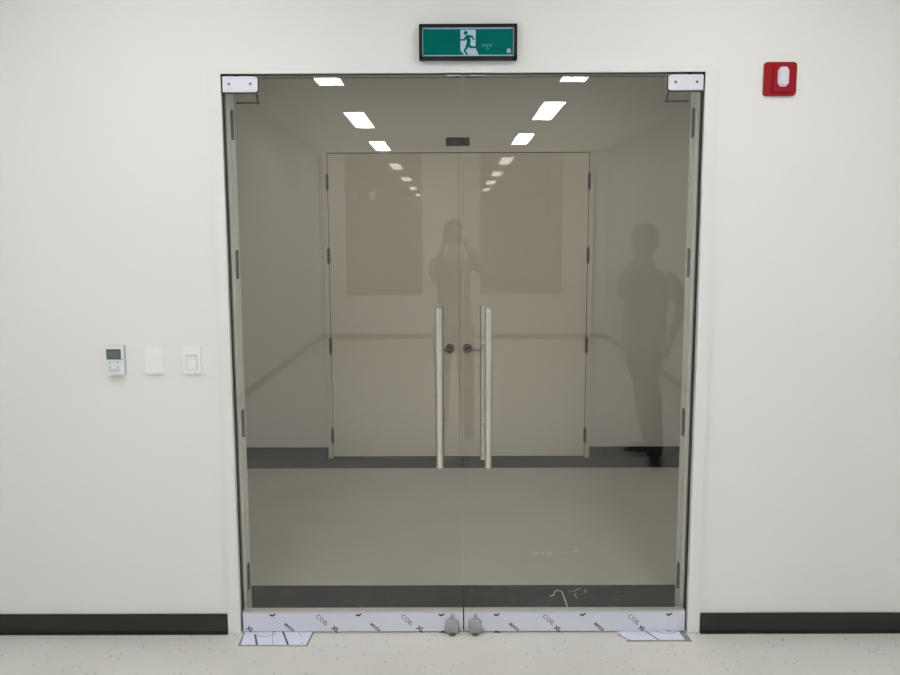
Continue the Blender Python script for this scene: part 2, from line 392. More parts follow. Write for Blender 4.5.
def glass_leaf(s, nm):
    side = 'left' if s < 0 else 'right'
    t = thing(nm, (s * .455, 0.02, 0), '%s leaf of the frameless glass double door with steel pull bar' % side, 'glass door', kind='structure')
    x0, x1 = sorted((s * .0025, s * .9075))
    # pane: clear faces, green edges
    b = new(); vs = box(b, x0, x1, .014, .026, .085, 2.216)
    b.faces.ensure_lookup_table()
    for f in b.faces:
        f.normal_update()
        if abs(f.normal.y) < .5: f.material_index = 1
    p = obj('pane', b, [M['glass'], M['edge']], t)
    # bottom rail with film
    b = new(); bbox(b, x0, x1, -.004, .032, .004, .092, .002)
    r = obj('bottom_rail', b, M['railmetal'], t)
    b = new(); bbox(b, x0 + .001, x1 - .001, -.0052, -.0038, .006, .0845, .0004, 1)
    tag(obj('protective_film', b, M['film'], r), 'bluish white protective film printed with dark diagonal lettering')
    y = -.0056
    if s < 0:
        film_print(r, y, x0, x1, (321, 406), (250.5, 336, 421), (288, 374), (271, 357, 440), (272.5, 441))
    else:
        film_print(r, y, x0, x1, (547.5, 632.5), (558.5, 643), (513, 598), (495, 581, 667), (495, 667))
    # top patch fitting, front and back plates, screws, spindle
    a0, a1 = sorted((s * .776, s * .908))
    cor = '0110' if s < 0 else '1001'
    cor = '0110' if s < 0 else '1001'
    for nm2, ya, yb in (('patch_fitting', -.004, .0135), ('patch_fitting', .0265, .044)):
        b = new(); prism(b, rrect(a0, a1, 2.161, 2.218, .010, cor), ya, yb)
        pf = obj(nm2, b, M['satin'], t)
        if ya < 0:
            b = new(); prism(b, rrect(a0 - (.002 if s > 0 else 0), a1 + (.002 if s < 0 else 0), 2.1585, 2.2195, .011, cor), .0, .0142)
            obj('shade_line', b, M['gap_shade'], pf)  # dark plate drawing the shadow outline behind the patch fitting
            for sx, rr in ((s * .803, .0052), (s * .884, .0052)):
                b = new(); tube(b, (sx, -.0048, 2.191), (sx, -.0035, 2.191), rr); obj('screw', b, M['screw'], pf)
    b = new(); tube(b, (s * .862, .02, 2.2175), (s * .862, .02, 2.2245), .008); obj('pivot', b, M['darkmetal'], t)
    # pull bars, front and back
    hx = -.0935 if s < 0 else .0975
    bx = -.0925 if s < 0 else .0835
    for hy, hxx, rad in ((-.042, hx, .0142), (.082, bx, .0142)):
        b = new(); tube(b, (hxx, hy, .716), (hxx, hy, 1.337), rad, 28)
        h = obj('pull_handle', b, M['chrome'], t, True)
        for z in (.712, 1.337):
            b = new(); tube(b, (hxx, hy, z - .004), (hxx, hy, z + .004), rad + .0006, 28)
            obj('end_cap', b, M['chrome'], h, True)
        for z in (.855, 1.185):
            b = new(); tube(b, (hxx, hy, z), (hxx, .014 if hy < 0 else .026, z), .0085, 16)
            obj('standoff', b, M['chrome'], h, True)
    # floor lock wrapped in a clear bag
    lx = s * .047
    b = new()
    t2 = new(); bmesh.ops.create_icosphere(t2, subdivisions=4, radius=1)
    rnd = random.Random(5 + s)
    from mathutils import noise as nz
    for v in t2.verts:
        q = v.co.copy()
        for i in range(3): q[i] = math.copysign(abs(q[i]) ** .6, q[i])
        q *= 1 + .10 * nz.noise(v.co * 3 + Vector((s * 5, 0, 0)))
        v.co = Vector((q.x * .027, q.y * .015, q.z * .029))
    merge(b, t2, Matrix.Translation((lx, -.021, .036)))
    lk = tag(obj('floor_lock', b, M['plastic_bag'], t, True), 'lock cylinder wrapped in clear plastic at the foot of the leaf')
    b = new(); tube(b, (lx + .001, -.022, .055), (lx + .001, -.022, .086), .0065, 14, .0055); obj('key_stem', b, M['plastic_bag'], lk, True)
    b = new(); tube(b, (lx, -.028, .0005), (lx, -.028, .012), .0125, 18); obj('bolt', b, M['darkmetal'], lk, True)
    b = new()
    for k in range(5):
        px = lx + rnd.uniform(-.016, .016); pz = .03 + rnd.uniform(-.012, .018)
        ribbon(b, [(px, -.0370, pz), (px + rnd.uniform(-.006, .006), -.0370, pz + rnd.uniform(.003, .008))], .0009, (0, -1, 0))
    ribbon(b, [(lx + .027, -.0300, .03), (lx + .033, -.0300, .024)], .002, (0, -1, 0))
    obj('crease', b, M['greyink'], lk)
    return t
glass_leaf(-1, 'door_1')
glass_leaf(1, 'door_2')
# keepers in the head
for x0, x1, lab in ((-.067, -.010, 'thin metal keeper over the left glass leaf'), (.020, .083, 'thin metal keeper over the right glass leaf')):
    t = thing('strike_plate', ((x0 + x1) / 2, .02, 2.205), lab, 'strike plate')
    b = new(); bbox(b, x0, x1, -.004, .036, 2.2185, 2.2240, .001); obj('plate', b, M['darkmetal'], t)
    b = new(); bbox(b, x0 + .004, x1 + .002, -.008, -.004, 2.2150, 2.2185, .001); obj('lip', b, M['railmetal'], t)

# ---------------------------------------------------------------- steel doors folded back behind the wall
for s, nm in ((-1, 'door_3'), (1, 'door_4')):
    side = 'left' if s < 0 else 'right'
    t = thing(nm, (s * 1.35, .134, 0), 'cream steel door leaf folded open behind the %s jamb' % side, 'steel door', kind='structure')
    x0, x1 = sorted((s * .9075, s * 1.79)); b = new(); bbox(b, x0, x1, .116, .152, .012, OH + .02, .002)
    obj('leaf', b, M['jamb'], t)
    for z in (2.055, 1.507, .855, .195):
        hx = s * .9055
        b = new(); tube(b, (hx, .110, z - .058), (hx, .110, z + .058), .0045, 14)
        x0, x1 = sorted((s * .9088, s * .9078)); box(b, x0, x1, .092, .104, z - .055, z + .055)
        for dz in (-.02, .02):
            tube(b, (hx, .110, z + dz - .0008), (hx, .110, z + dz + .0008), .0055, 14)
        obj('hinge', b, M['darkmetal'], t)
    # closer arm peeping past the fitting
    b = new()
    tube(b, (s * .905, .175, 2.150), (s * .815, .175, 2.150), .0035, 10)
    tube(b, (s * .817, .175, 2.148), (s * .825, .175, 2.205), .0045, 10)
    tube(b, (s * .817, .171, 2.150), (s * .817, .179, 2.150), .006, 12)
    obj('stay_arm', b, M['darkmetal'], t)

# ---------------------------------------------------------------- far double doors
b = new()
FO, FI, FT = .960, .927, 2.243
prism(b, [(-FO, 0), (-FI, 0), (-FI, FT - .034), (FI, FT - .034), (FI, 0), (FO, 0), (FO, FT), (-FO, FT)], VY - .022, VY - .0005)
struct('trim_4', b, M['steel_door'], 'cream frame of the closed steel double doors behind the glass', 'door frame')
b = new(); box(b, -FI, FI, VY - .010, VY - .001, 0, FT - .034)  # dark sheet that puts shade into the gaps round the leaves
for s, nm in ((-1, 'door_5'), (1, 'door_6')):
    side = 'left' if s < 0 else 'right'
    t = thing(nm, (s * .445, VY - .01, 0), '%s leaf of the closed cream steel doors behind the glass' % side, 'steel door', kind='structure')
    x0, x1 = sorted((s * .0009 + .006, s * (FI - .004))); bb = new(); bbox(bb, x0, x1, VY - .018, VY - .0095, .012, FT - .040, .002)
    obj('leaf', bb, M['steel_door'], t)
    for z in (2.005, 1.485, .835, .17):
        bb = new(); tube(bb, (s * FI, VY - .026, z - .06), (s * FI, VY - .026, z + .06), .0065, 12)
        x0, x1 = sorted((s * (FI - .010), s * (FI + .010))); box(bb, x0, x1, VY - .0235, VY - .0175, z - .05, z + .05)
        obj('hinge', bb, M['darkmetal'], t)
    kx = -.062 if s < 0 else .066
    bb = new(); tube(bb, (kx, VY - .018, .812), (kx, VY - .030, .812), .036, 28, .031)
    ro = obj('rosette', bb, M['nickel'], t, True)
    bb = new(); tube(bb, (kx, VY - .030, .812), (kx, VY - .042, .812), .019, 24, .014); obj('cylinder', bb, M['darkmetal'], ro, True)
    bb = new(); tube(bb, (kx, VY - .030, .812), (kx, VY - .075, .812), .009, 16)
    tube(bb, (kx, VY - .070, .812), (kx + s * (.115 if s > 0 else .085), VY - .070, .809), .009, 16, .0075)
    ball(bb, (kx, VY - .070, .812), .0092, .0092, .0092, 14); ball(bb, (kx + s * (.115 if s > 0 else .085), VY - .070, .809), .0077, .0077, .0077, 14)
    obj('lever_handle', bb, M['nickel'], t, True)
struct('trim_5', b, M['gap_shade'], 'dark shadow gap around the closed steel doors', 'door gap')
# name plate over the far doors
t = thing('name_plate', (.005, VY - .01, 2.245), 'small dark plate on the wall above the closed steel doors', 'sign')
b = new(); bbox(b, -.085, .082, VY - .014, VY, 2.252, 2.312, .001); obj('plate', b, M['plate'], t)
b = new(); box(b, -.084, .083, VY - .020, VY, 2.243, 2.2515); obj('ledge', b, M['jamb'], t)
b = new(); text(b, 'EI', .044, ontowall(-.027, VY - .0145, 2.284)); obj('lettering', b, M['platetext'], t)
b = new(); text(b, 'E', .042, ontowall(.062, VY - .0145, 2.284))
obj('lettering', b, M['platetext'], t)

# chalk on the lobby floor
def floor_text(bm, s, size, x, y, ang=0): text(bm, s, size, Matrix.Translation((x, y, .0008)) @ Matrix.Rotation(ang, 4, 'Z'), .0003)
def squiggle(bm, pts, wd): ribbon(bm, [(x, y, .0006) for x, y in pts], wd, (0, 0, 1))
b = new()
text(b, 'eva', .085, Matrix.Translation((.41, .83, .0008)), .0003, offset=.0012)
tag(obj('chalk_scribble', b, M['chalk']), 'left half of the faint white scribble on the beige lobby floor', 'chalk mark')
b = new(); squiggle(b, [(.500, .84), (.53, .835), (.56, .845), (.58, .835), (.585, .87), (.59, .835), (.60, .88), (.61, .84)], .0028)
tag(obj('chalk_scribble', b, M['chalk']), 'wavy right half of the faint white scribble on the lobby floor', 'chalk mark')
b = new()
squiggle(b, [(.405, .335), (.395, .33), (.41, .33), (.422, .375), (.438, .39), (.455, .37), (.458, .27), (.458, .225)], .0026)
tag(obj('chalk_hook', b, M['chalk']), 'small white hooked stroke on the dark floor border', 'chalk mark')
b = new()
squiggle(b, [(.515, .31), (.508, .34), (.518, .36)], .0015); squiggle(b, [(.545, .415), (.525, .39), (.50, .37)], .0015)
squiggle(b, [(.575, .385), (.56, .39), (.562, .36)], .0013); squiggle(b, [(.49, .375), (.495, .39)], .0016)
tag(obj('chalk_scuff', b, M['chalk']), 'scattered white ticks right of the hooked stroke on the dark border', 'chalk mark')
b = new()
rnd = random.Random(3)
for k in range(46):
    x, y = rnd.uniform(-.85, .85), rnd.uniform(.21, .43); a = rnd.uniform(-.4, .4) + (1.4 if rnd.random() < .15 else 0); l = rnd.uniform(.008, .045)
    squiggle(b, [(x, y), (x + l * math.cos(a), y + l * math.sin(a))], rnd.uniform(.0006, .0014))
tag(obj('floor_scratches', b, M['scuff']), 'fine pale scuffs across the dark border just behind the glass', 'scratches', kind='stuff')

# ---------------------------------------------------------------- film covered floor hinge plates
def floor_poly(bm, pts, z0, z1):
    lo = [bm.verts.new((x, y, z0)) for x, y in pts]; hi = [bm.verts.new((x, y, z1)) for x, y in pts]
    bm.faces.new(lo[::-1]); bm.faces.new(hi)
    for i in range(len(pts)): bm.faces.new((lo[i], lo[(i + 1) % len(pts)], hi[(i + 1) % len(pts)], hi[i]))
def fl(bm, pts, wd): ribbon(bm, [(x, y, .0041) for x, y in pts], wd, (0, 0, 1))
t = thing('floor_hinge_cover', (-.76, -.05, 0), 'film covered floor hinge plate with blue lines at the left jamb', 'floor plate')
b = new(); floor_poly(b, [(-.900, -.112), (-.624, -.115), (-.614, .03), (-.907, .03)], .0003, .0025); obj('border', b, M['adhesive'], t)
b = new(); floor_poly(b, [(-.890, -.109), (-.629, -.112), (-.620, .028), (-.903, .028)], .0022, .004); obj('film', b, M['mat_film'], t)
b = new(); fl(b, [(-.852, -.03), (-.826, -.109)], .0042); obj('blue_line', b, M['blueink'], t)
b = new(); fl(b, [(-.745, .0), (-.702, -.109)], .0042); obj('blue_line', b, M['blueink'], t)
b = new(); fl(b, [(-.86, -.022), (-.83, -.043), (-.80, -.042), (-.77, -.02)], .001); obj('crease', b, M['greyink'], t)
b = new(); fl(b, [(-.785, -.01), (-.765, -.108)], .0009); obj('crease', b, M['greyink'], t)
b = new(); fl(b, [(-.68, -.01), (-.655, -.05)], .0009); obj('crease', b, M['greyink'], t)
b = new(); fl(b, [(-.65, -.095), (-.648, -.10)], .002); obj('crease', b, M['greyink'], t)
t = thing('floor_hinge_cover', (.76, -.03, 0), 'film covered floor hinge plate with black diagonal at the right jamb', 'floor plate')
b = new(); floor_poly(b, [(.655, -.082), (.915, -.082), (.905, .03), (.625, .03)], .0003, .0025); obj('border', b, M['adhesive'], t)
b = new(); floor_poly(b, [(.652, -.077), (.888, -.077), (.880, .028), (.622, .028)], .0022, .004); obj('film', b, M['mat_film'], t)
b = new(); fl(b, [(.735, .02), (.782, -.076)], .003); obj('diagonal_line', b, M['greyink'], t)
b = new(); fl(b, [(.625, -.035), (.668, -.076)], .0016); obj('diagonal_line', b, M['greyink'], t)
b = new(); fl(b, [(.79, -.005), (.81, -.02), (.84, -.024), (.87, -.012), (.88, .005)], .001); obj('crease', b, M['blueink'], t)

# ---------------------------------------------------------------- emergency exit sign
t = thing('exit_sign', (.021, -.014, 2.272), 'green running man exit sign in a black frame above the glass doors', 'exit sign')
ex0, ex1, ez0, ez1 = -.1630, .2030, 2.2715, 2.3995
b = new()
bbox(b, ex0, ex1, -.030, 0, ez0, ez0 + .012, .002); bbox(b, ex0, ex1, -.030, 0, ez1 - .012, ez1, .002)
bbox(b, ex0, ex0 + .012, -.030, 0, ez0, ez1, .002); bbox(b, ex1 - .012, ex1, -.030, 0, ez0, ez1, .002)
box(b, ex0 + .005, ex1 - .005, -.012, 0, ez0 + .005, ez1 - .005)
obj('frame', b, M['black'], t)
b = new(); box(b, ex0 + .012, ex1 - .012, -.022, -.012, ez0 + .012, ez1 - .012); rim = obj('border', b, M['signwhite'], t)
b = new(); gx0, gx1, gz0, gz1 = ex0 + .0155, ex1 - .0155, ez0 + .0175, ez1 - .0175
box(b, gx0, gx1, -.0232, -.021, gz0, gz1); face = obj('face', b, M['green'], t)
zx = lambda u: ex0 + (u - 70) / 730 * (ex1 - ex0); zz = lambda v: ez1 - (v - 63) / 280 * (ez1 - ez0)
b = new()
prism(b, [(zx(378), zz(108)), (zx(492), zz(108)), (zx(490), zz(252)), (zx(516), zz(310)), (zx(410), zz(310)), (zx(378), zz(270))], -.0240, -.0231)
obj('doorway_pictogram', b, M['signwhite'], face)
YS = [-.0244]
def stroke(bm, pts, wds):
    for (a, c), (wa, wc) in zip(zip(pts[:-1], pts[1:]), zip(wds[:-1], wds[1:])):
        a3, c3 = Vector((zx(a[0]), 0, zz(a[1]))), Vector((zx(c[0]), 0, zz(c[1])))
        d = (c3 - a3).normalized(); n = Vector((-d.z, 0, d.x)); k = (ex1 - ex0) / 730
        q = [a3 + n * wa * k, a3 - n * wa * k, c3 - n * wc * k, c3 + n * wc * k]
        YS[0] -= .00006; y = YS[0]
        prism(bm, [(v.x, v.z) for v in q], y, -.0240)
        for cc, ww in ((a3, wa), (c3, wc)):
            YS[0] -= .00006; y = YS[0]
            prism(bm, [(cc.x + ww * k * math.cos(i * PI / 6), cc.z + ww * k * math.sin(i * PI / 6)) for i in range(12)], y, -.0240)
b = new()
prism(b, [(zx(417) + .0072 * math.cos(i * PI / 9), zz(133) + .0072 * math.sin(i * PI / 9)) for i in range(18)], -.0246, -.0240)
stroke(b, [(432, 165), (440, 195), (436, 228)], [15, 14, 12])
stroke(b, [(426, 160), (406, 188), (382, 187)], [8, 6, 5])
stroke(b, [(440, 158), (463, 162), (479, 186)], [8, 7, 5])
stroke(b, [(441, 228), (455, 246), (500, 246)], [10, 8, 6])
stroke(b, [(433, 228), (420, 256), (406, 272), (428, 303)], [11, 8, 6, 6])
obj('running_figure', b, M['green'], face)
for wd_, sz_, u_, v_ in (('비상구', .0140, 577, 233), ('EXIT', .0065, 580, 260), ('ㅡ', .01, 130, 276)):
    b = new(); text(b, wd_, sz_, ontowall(zx(u_), -.0236, zz(v_))); obj('lettering', b, M['signtext'], face)
b = new(); prism(b, rrect(zx(723), zx(753), zz(290), zz(258), .003), -.0240, -.0231); obj('test_mark', b, M['signwhite'], face)
b = new(); text(b, 'H', .009, ontowall(zx(738), -.0242, zz(274))); obj('test_letter', b, M['green'], face)
for u, v in ((98, 98), (770, 98), (98, 306), (772, 306)):
    b = new(); tube(b, (zx(u), -.0235, zz(v)), (zx(u), -.022, zz(v)), .0022, 12); obj('corner_screw', b, M['black'], t)

# ---------------------------------------------------------------- fire alarm strobe
t = thing('fire_alarm', (1.195, -.01, 2.136), 'red square fire alarm with white strobe lens high on the wall', 'fire alarm')
b = new(); prism(b, rrect(1.133, 1.256, 2.138, 2.261, .011), -.010, 0)
bmesh.ops.bevel(b, geom=[e for e in b.edges if all(v.co.y < -.009 for v in e.verts)], offset=.003, segments=2, affect='EDGES')
obj('backplate', b, M['red'], t, True)
b = new(); prism(b, rrect(1.165, 1.236, 2.150, 2.247, .006), -.019, -.009)
bmesh.ops.bevel(b, geom=[e for e in b.edges if all(v.co.y < -.018 for v in e.verts)], offset=.004, segments=2, affect='EDGES')
obj('housing', b, M['red'], t, True)
b = new(); lx, lz = 1.2010, 2.205
prism(b, [(lx - .020, lz - .024), (lx - .010, lz - .036), (lx + .010, lz - .036), (lx + .020, lz - .024), (lx + .020, lz + .024), (lx + .010, lz + .036), (lx - .010, lz + .036), (lx - .020, lz + .024)], -.030, -.018)
bmesh.ops.bevel(b, geom=[e for e in b.edges if all(v.co.y < -.029 for v in e.verts)], offset=.006, segments=3, affect='EDGES')
ln = obj('strobe_lens', b, M['lens'], t, True)
b = new(); box(b, lx - .001, lx + .001, -.0306, -.0298, lz - .022, lz + .022); obj('flash_tube', b, M['edgeplastic'], ln)

# ---------------------------------------------------------------- wall controls left of the doors
t = thing('thermostat', (-1.3645, -.01, 1.077), 'white wall controller with grey display, leftmost of the three wall controls', 'thermostat')
b = new(); prism(b, rrect(-1.4010, -1.3330, 1.080, 1.196, .004), -.021, -.006)
bmesh.ops.bevel(b, geom=[e for e in b.edges if all(v.co.y < -.020 for v in e.verts)], offset=.002, segments=2, affect='EDGES')
obj('body', b, M['grey_white'], t, True)
b = new(); box(b, -1.3955, -1.3315, -.006, 0, 1.083, 1.197); obj('mounting_plate', b, M['greybutton'], t)
b = new(); bbox(b, -1.3990, -1.3420, -.0222, -.019, 1.1420, 1.1825, .001); sc = obj('display_bezel', b, M['lcdframe'], t)
b = new(); box(b, -1.3955, -1.3440, -.0226, -.0221, 1.1455, 1.1765); obj('display', b, M['lcd'], sc)
for x, z in ((-1.3875, 1.131), (-1.3555, 1.131), (-1.3875, 1.112), (-1.3555, 1.112)):
    b = new(); tube(b, (x, -.0205, z), (x, -.0222, z), .0036, 14); obj('button', b, M['greybutton'], t)
b = new(); bbox(b, -1.3815, -1.3615, -.0220, -.0205, 1.1335, 1.1365, .0005); obj('keypad', b, M['lavender'], t)
b = new(); bbox(b, -1.3925, -1.3495, -.0216, -.0205, 1.092, 1.106, .0005)
obj('keypad', b, M['lavender'], t)
b = new(); tube(b, (-1.3390, -.0205, 1.1425), (-1.3390, -.0218, 1.1425), .0016, 10); obj('indicator', b, M['lcdframe'], t)
t = thing('switch_plate', (-1.2165, -.005, 1.080), 'blank white wall plate between the controller and the light switch', 'wall plate')
b = new(); prism(b, rrect(-1.2530, -1.1830, 1.082, 1.192, .003), -.009, 0)
bmesh.ops.bevel(b, geom=[e for e in b.edges if all(v.co.y < -.008 for v in e.verts)], offset=.0025, segments=2, affect='EDGES')
obj('plate', b, M['white'], t, True)
b = new(); bbox(b, -1.2480, -1.1880, -.0102, -.0088, 1.088, 1.184, .0006); obj('cover', b, M['white'], t)
t = thing('light_switch', (-1.0685, -.005, 1.080), 'white light switch with a square rocker, nearest the glass doors', 'light switch')
b = new(); prism(b, rrect(-1.1030, -1.0340, 1.082, 1.192, .003), -.009, 0)
bmesh.ops.bevel(b, geom=[e for e in b.edges if all(v.co.y < -.008 for v in e.verts)], offset=.0025, segments=2, affect='EDGES')
obj('plate', b, M['white'], t, True)
b = new(); bbox(b, -1.0920, -1.0460, -.0100, -.0088, 1.097, 1.160, .0006); obj('rocker_surround', b, M['edgeplastic'], t)
for z0, z1 in ((1.100, 1.139), (1.141, 1.149)):
    b = new(); bbox(b, -1.0870, -1.0510, -.0122, -.0098, z0, z1, .0008); obj('rocker', b, M['white'], t)

# ---------------------------------------------------------------- ceiling lights
def make_light(mt, z, wdt=.222, ln=1.24):
    t = thing('ceiling_light', (0, 0, z))
    b = new(); f = .006
    for a in ((-wdt / 2 - f, -wdt / 2, -ln / 2 - f, ln / 2 + f), (wdt / 2, wdt / 2 + f, -ln / 2 - f, ln / 2 + f), (-wdt / 2, wdt / 2, -ln / 2 - f, -ln / 2), (-wdt / 2, wdt / 2, ln / 2, ln / 2 + f)):
        box(b, a[0], a[1], a[2], a[3], z - .006, z)
    obj('frame', b, M['lightframe'], t)
    b = new(); box(b, -wdt / 2, wdt / 2, -ln / 2, ln / 2, z - .004, z - .0005); obj('diffuser', b, mt, t)
    return t
def copy_light(src, loc):
    r = src.copy(); C.objects.link(r); r.location = loc
    for ch in src.children:
        c = ch.copy(); C.objects.link(c); c.parent = r
    return r
ORD = ('first', 'second', 'third', 'fourth', 'fifth')
L0 = make_light(M['panel'], H)
spots = [('left', k, -1.10, y) for k, y in enumerate((-1.42, -3.50, -6.26, -8.86))] + [('right', k, x, y) for k, (x, y) in enumerate(((1.0, -1.42), (1.0, -3.38), (.985, -5.64), (.925, -8.08)))]
L0src = L0
for i, (sd, k, x, y) in enumerate(spots):
    o = L0src if i == 0 else copy_light(L0src, (x, y, H))
    o.location = (x, y, H)
    tag(o, 'long bright ceiling panel mirrored in the %s glass leaf, %s from the doorway' % (sd, ORD[k]), 'ceiling light', 'corridor ceiling panels')
LB = make_light(M['panel_back'], H, .2, 1.3)
spots = [('left', k, -1.10, y) for k, y in enumerate((-12.25, -15.5, -18.9, -22.2))] + [('right', k, .90, y) for k, y in enumerate((-11.2, -14.05, -16.8, -19.6))]
for i, (sd, k, x, y) in enumerate(spots):
    o = LB if i == 0 else copy_light(LB, (x, y, H))
    o.location = (x, y, H)
    tag(o, 'dimmer ceiling panel mirrored behind the %s end window, %s along its row' % (sd, ORD[k]), 'ceiling light', 'ceiling panels beyond the end windows')
for x, sd in ((-.75, 'left'), (.75, 'right')):  # fill panels added out of view to brighten the lobby
    o = make_light(M['fill_vest'], VH, .28, 1.24); o.location = (x, 1.15, VH)
    tag(o, 'added unseen fill panel of the lobby above its %s half' % sd, 'ceiling light', 'added lobby fill panels')

# ---------------------------------------------------------------- end windows
for i, (x0, x1, z0, z1) in enumerate(WIN):
    t = thing('window_%d' % (i + 1), ((x0 + x1) / 2, YE - .04, z0), 'dark tinted window in the end wall, mirrored in the %s glass leaf' % ('left', 'right')[i], 'window', kind='structure')
    b = new(); f = .02
    for a in ((x0, x0 + f, z0, z1), (x1 - f, x1, z0, z1), (x0 + f, x1 - f, z0, z0 + f), (x0 + f, x1 - f, z1 - f, z1)):
        bbox(b, a[0], a[1], YE - .06, YE - .01, a[2], a[3], .002)
    if i == 1: bbox(b, 1.44, 1.50, YE - .06, YE - .01, z0 + f, z1 - f, .002)
    obj('window_frame', b, M['winframe'], t)
    b = new(); v = [b.verts.new(p) for p in ((x0 + f, YE - .035, z0 + f), (x1 - f, YE - .035, z0 + f), (x1 - f, YE - .035, z1 - f), (x0 + f, YE - .035, z1 - f))]
    b.faces.new(v); obj('pane', b, M['tinted'], t)
    if i == 0:
        for px, pz, w_, h_ in ((-1.60, 2.28, .10, .12), (-1.31, 2.27, .09, .12)):
            b = new(); box(b, px - w_ / 2, px + w_ / 2, YE - .033, YE - .032, pz - h_ / 2, pz + h_ / 2); obj('paper_notice', b, M['greybutton'], t)

# ---------------------------------------------------------------- people
def skin_mesh(chains, sub=2):
    """chains: list of [(pos, rx, ry)...]; each grown by a skin modifier, all in one mesh"""
    out = new()
    for ch in chains:
        me = bpy.data.meshes.new('s')
        me.from_pydata([tuple(p[0]) for p in ch], [(i, i + 1) for i in range(len(ch) - 1)], [])
        o = bpy.data.objects.new('s', me); C.objects.link(o)
        md = o.modifiers.new('k', 'SKIN'); md.use_smooth_shade = True
        for i, p in enumerate(ch): me.skin_vertices[0].data[i].radius = (p[1], p[2] if len(p) > 2 else p[1])
        me.skin_vertices[0].data[0].use_root = True
        s2 = o.modifiers.new('u', 'SUBSURF'); s2.levels = sub
        dg = bpy.context.evaluated_depsgraph_get(); dg.update()
        r = bpy.data.meshes.new_from_object(o.evaluated_get(dg)); out.from_mesh(r)
        bpy.data.meshes.remove(r); bpy.data.objects.remove(o); bpy.data.meshes.remove(me)
    return out
def remesh(bm, vox, smooth_it=2):
    me = bpy.data.meshes.new('r'); bm.to_mesh(me); bm.free()
    o = bpy.data.objects.new('r', me); C.objects.link(o)
    md = o.modifiers.new('k', 'REMESH'); md.mode = 'VOXEL'; md.voxel_size = vox
    if smooth_it:
        s = o.modifiers.new('s', 'SMOOTH'); s.iterations = smooth_it; s.factor = .5
    dg = bpy.context.evaluated_depsgraph_get(); dg.update()
    r = bpy.data.meshes.new_from_object(o.evaluated_get(dg))
    bpy.data.objects.remove(o); bpy.data.meshes.remove(me)
    return r
V = Vector
def mid(a, b, t=.5): return a * (1 - t) + b * t
def hand(wr, d, palm_n, curl, thumb_side):
    """palm and five fingers from the wrist: d along the hand, palm_n out of the palm"""
    d = d.normalized(); n = (palm_n - d * palm_n.dot(d)).normalized(); s = d.cross(n) * thumb_side
    kn = wr + d * .085
    ch = [[(wr - d * .02, .024, .020), (wr + d * .03, .030, .016), (wr + d * .075, .034, .014)]]
    for k, (off, ln) in enumerate(((.030, .068), (.010, .078), (-.010, .072), (-.029, .056))):
        p = kn + s * off - d * (.012 if k == 3 else .004); seg = ln / 3; a = 0; pts = [(p - d * .03, .0095, .0095), (p, .0095, .0095)]
        for j in range(3):
            a += curl; p = p + (d * math.cos(a) + n * math.sin(a)) * seg; pts.append((p, .0088 - j * .0009, .0088 - j * .0009))
        ch.append(pts)
    p = wr + d * .02 + s * .022
    pts = [(p, .012, .012)]
    for j, (ln, a) in enumerate(((.036, .75), (.030, .45), (.024, .2))):
        p = p + (d * math.cos(a) + s * math.sin(a) + n * .35 * (j + 1) / 3).normalized() * ln; pts.append((p, .0115 - j * .0014, .0115 - j * .0014))
    ch.append(pts)
    return ch
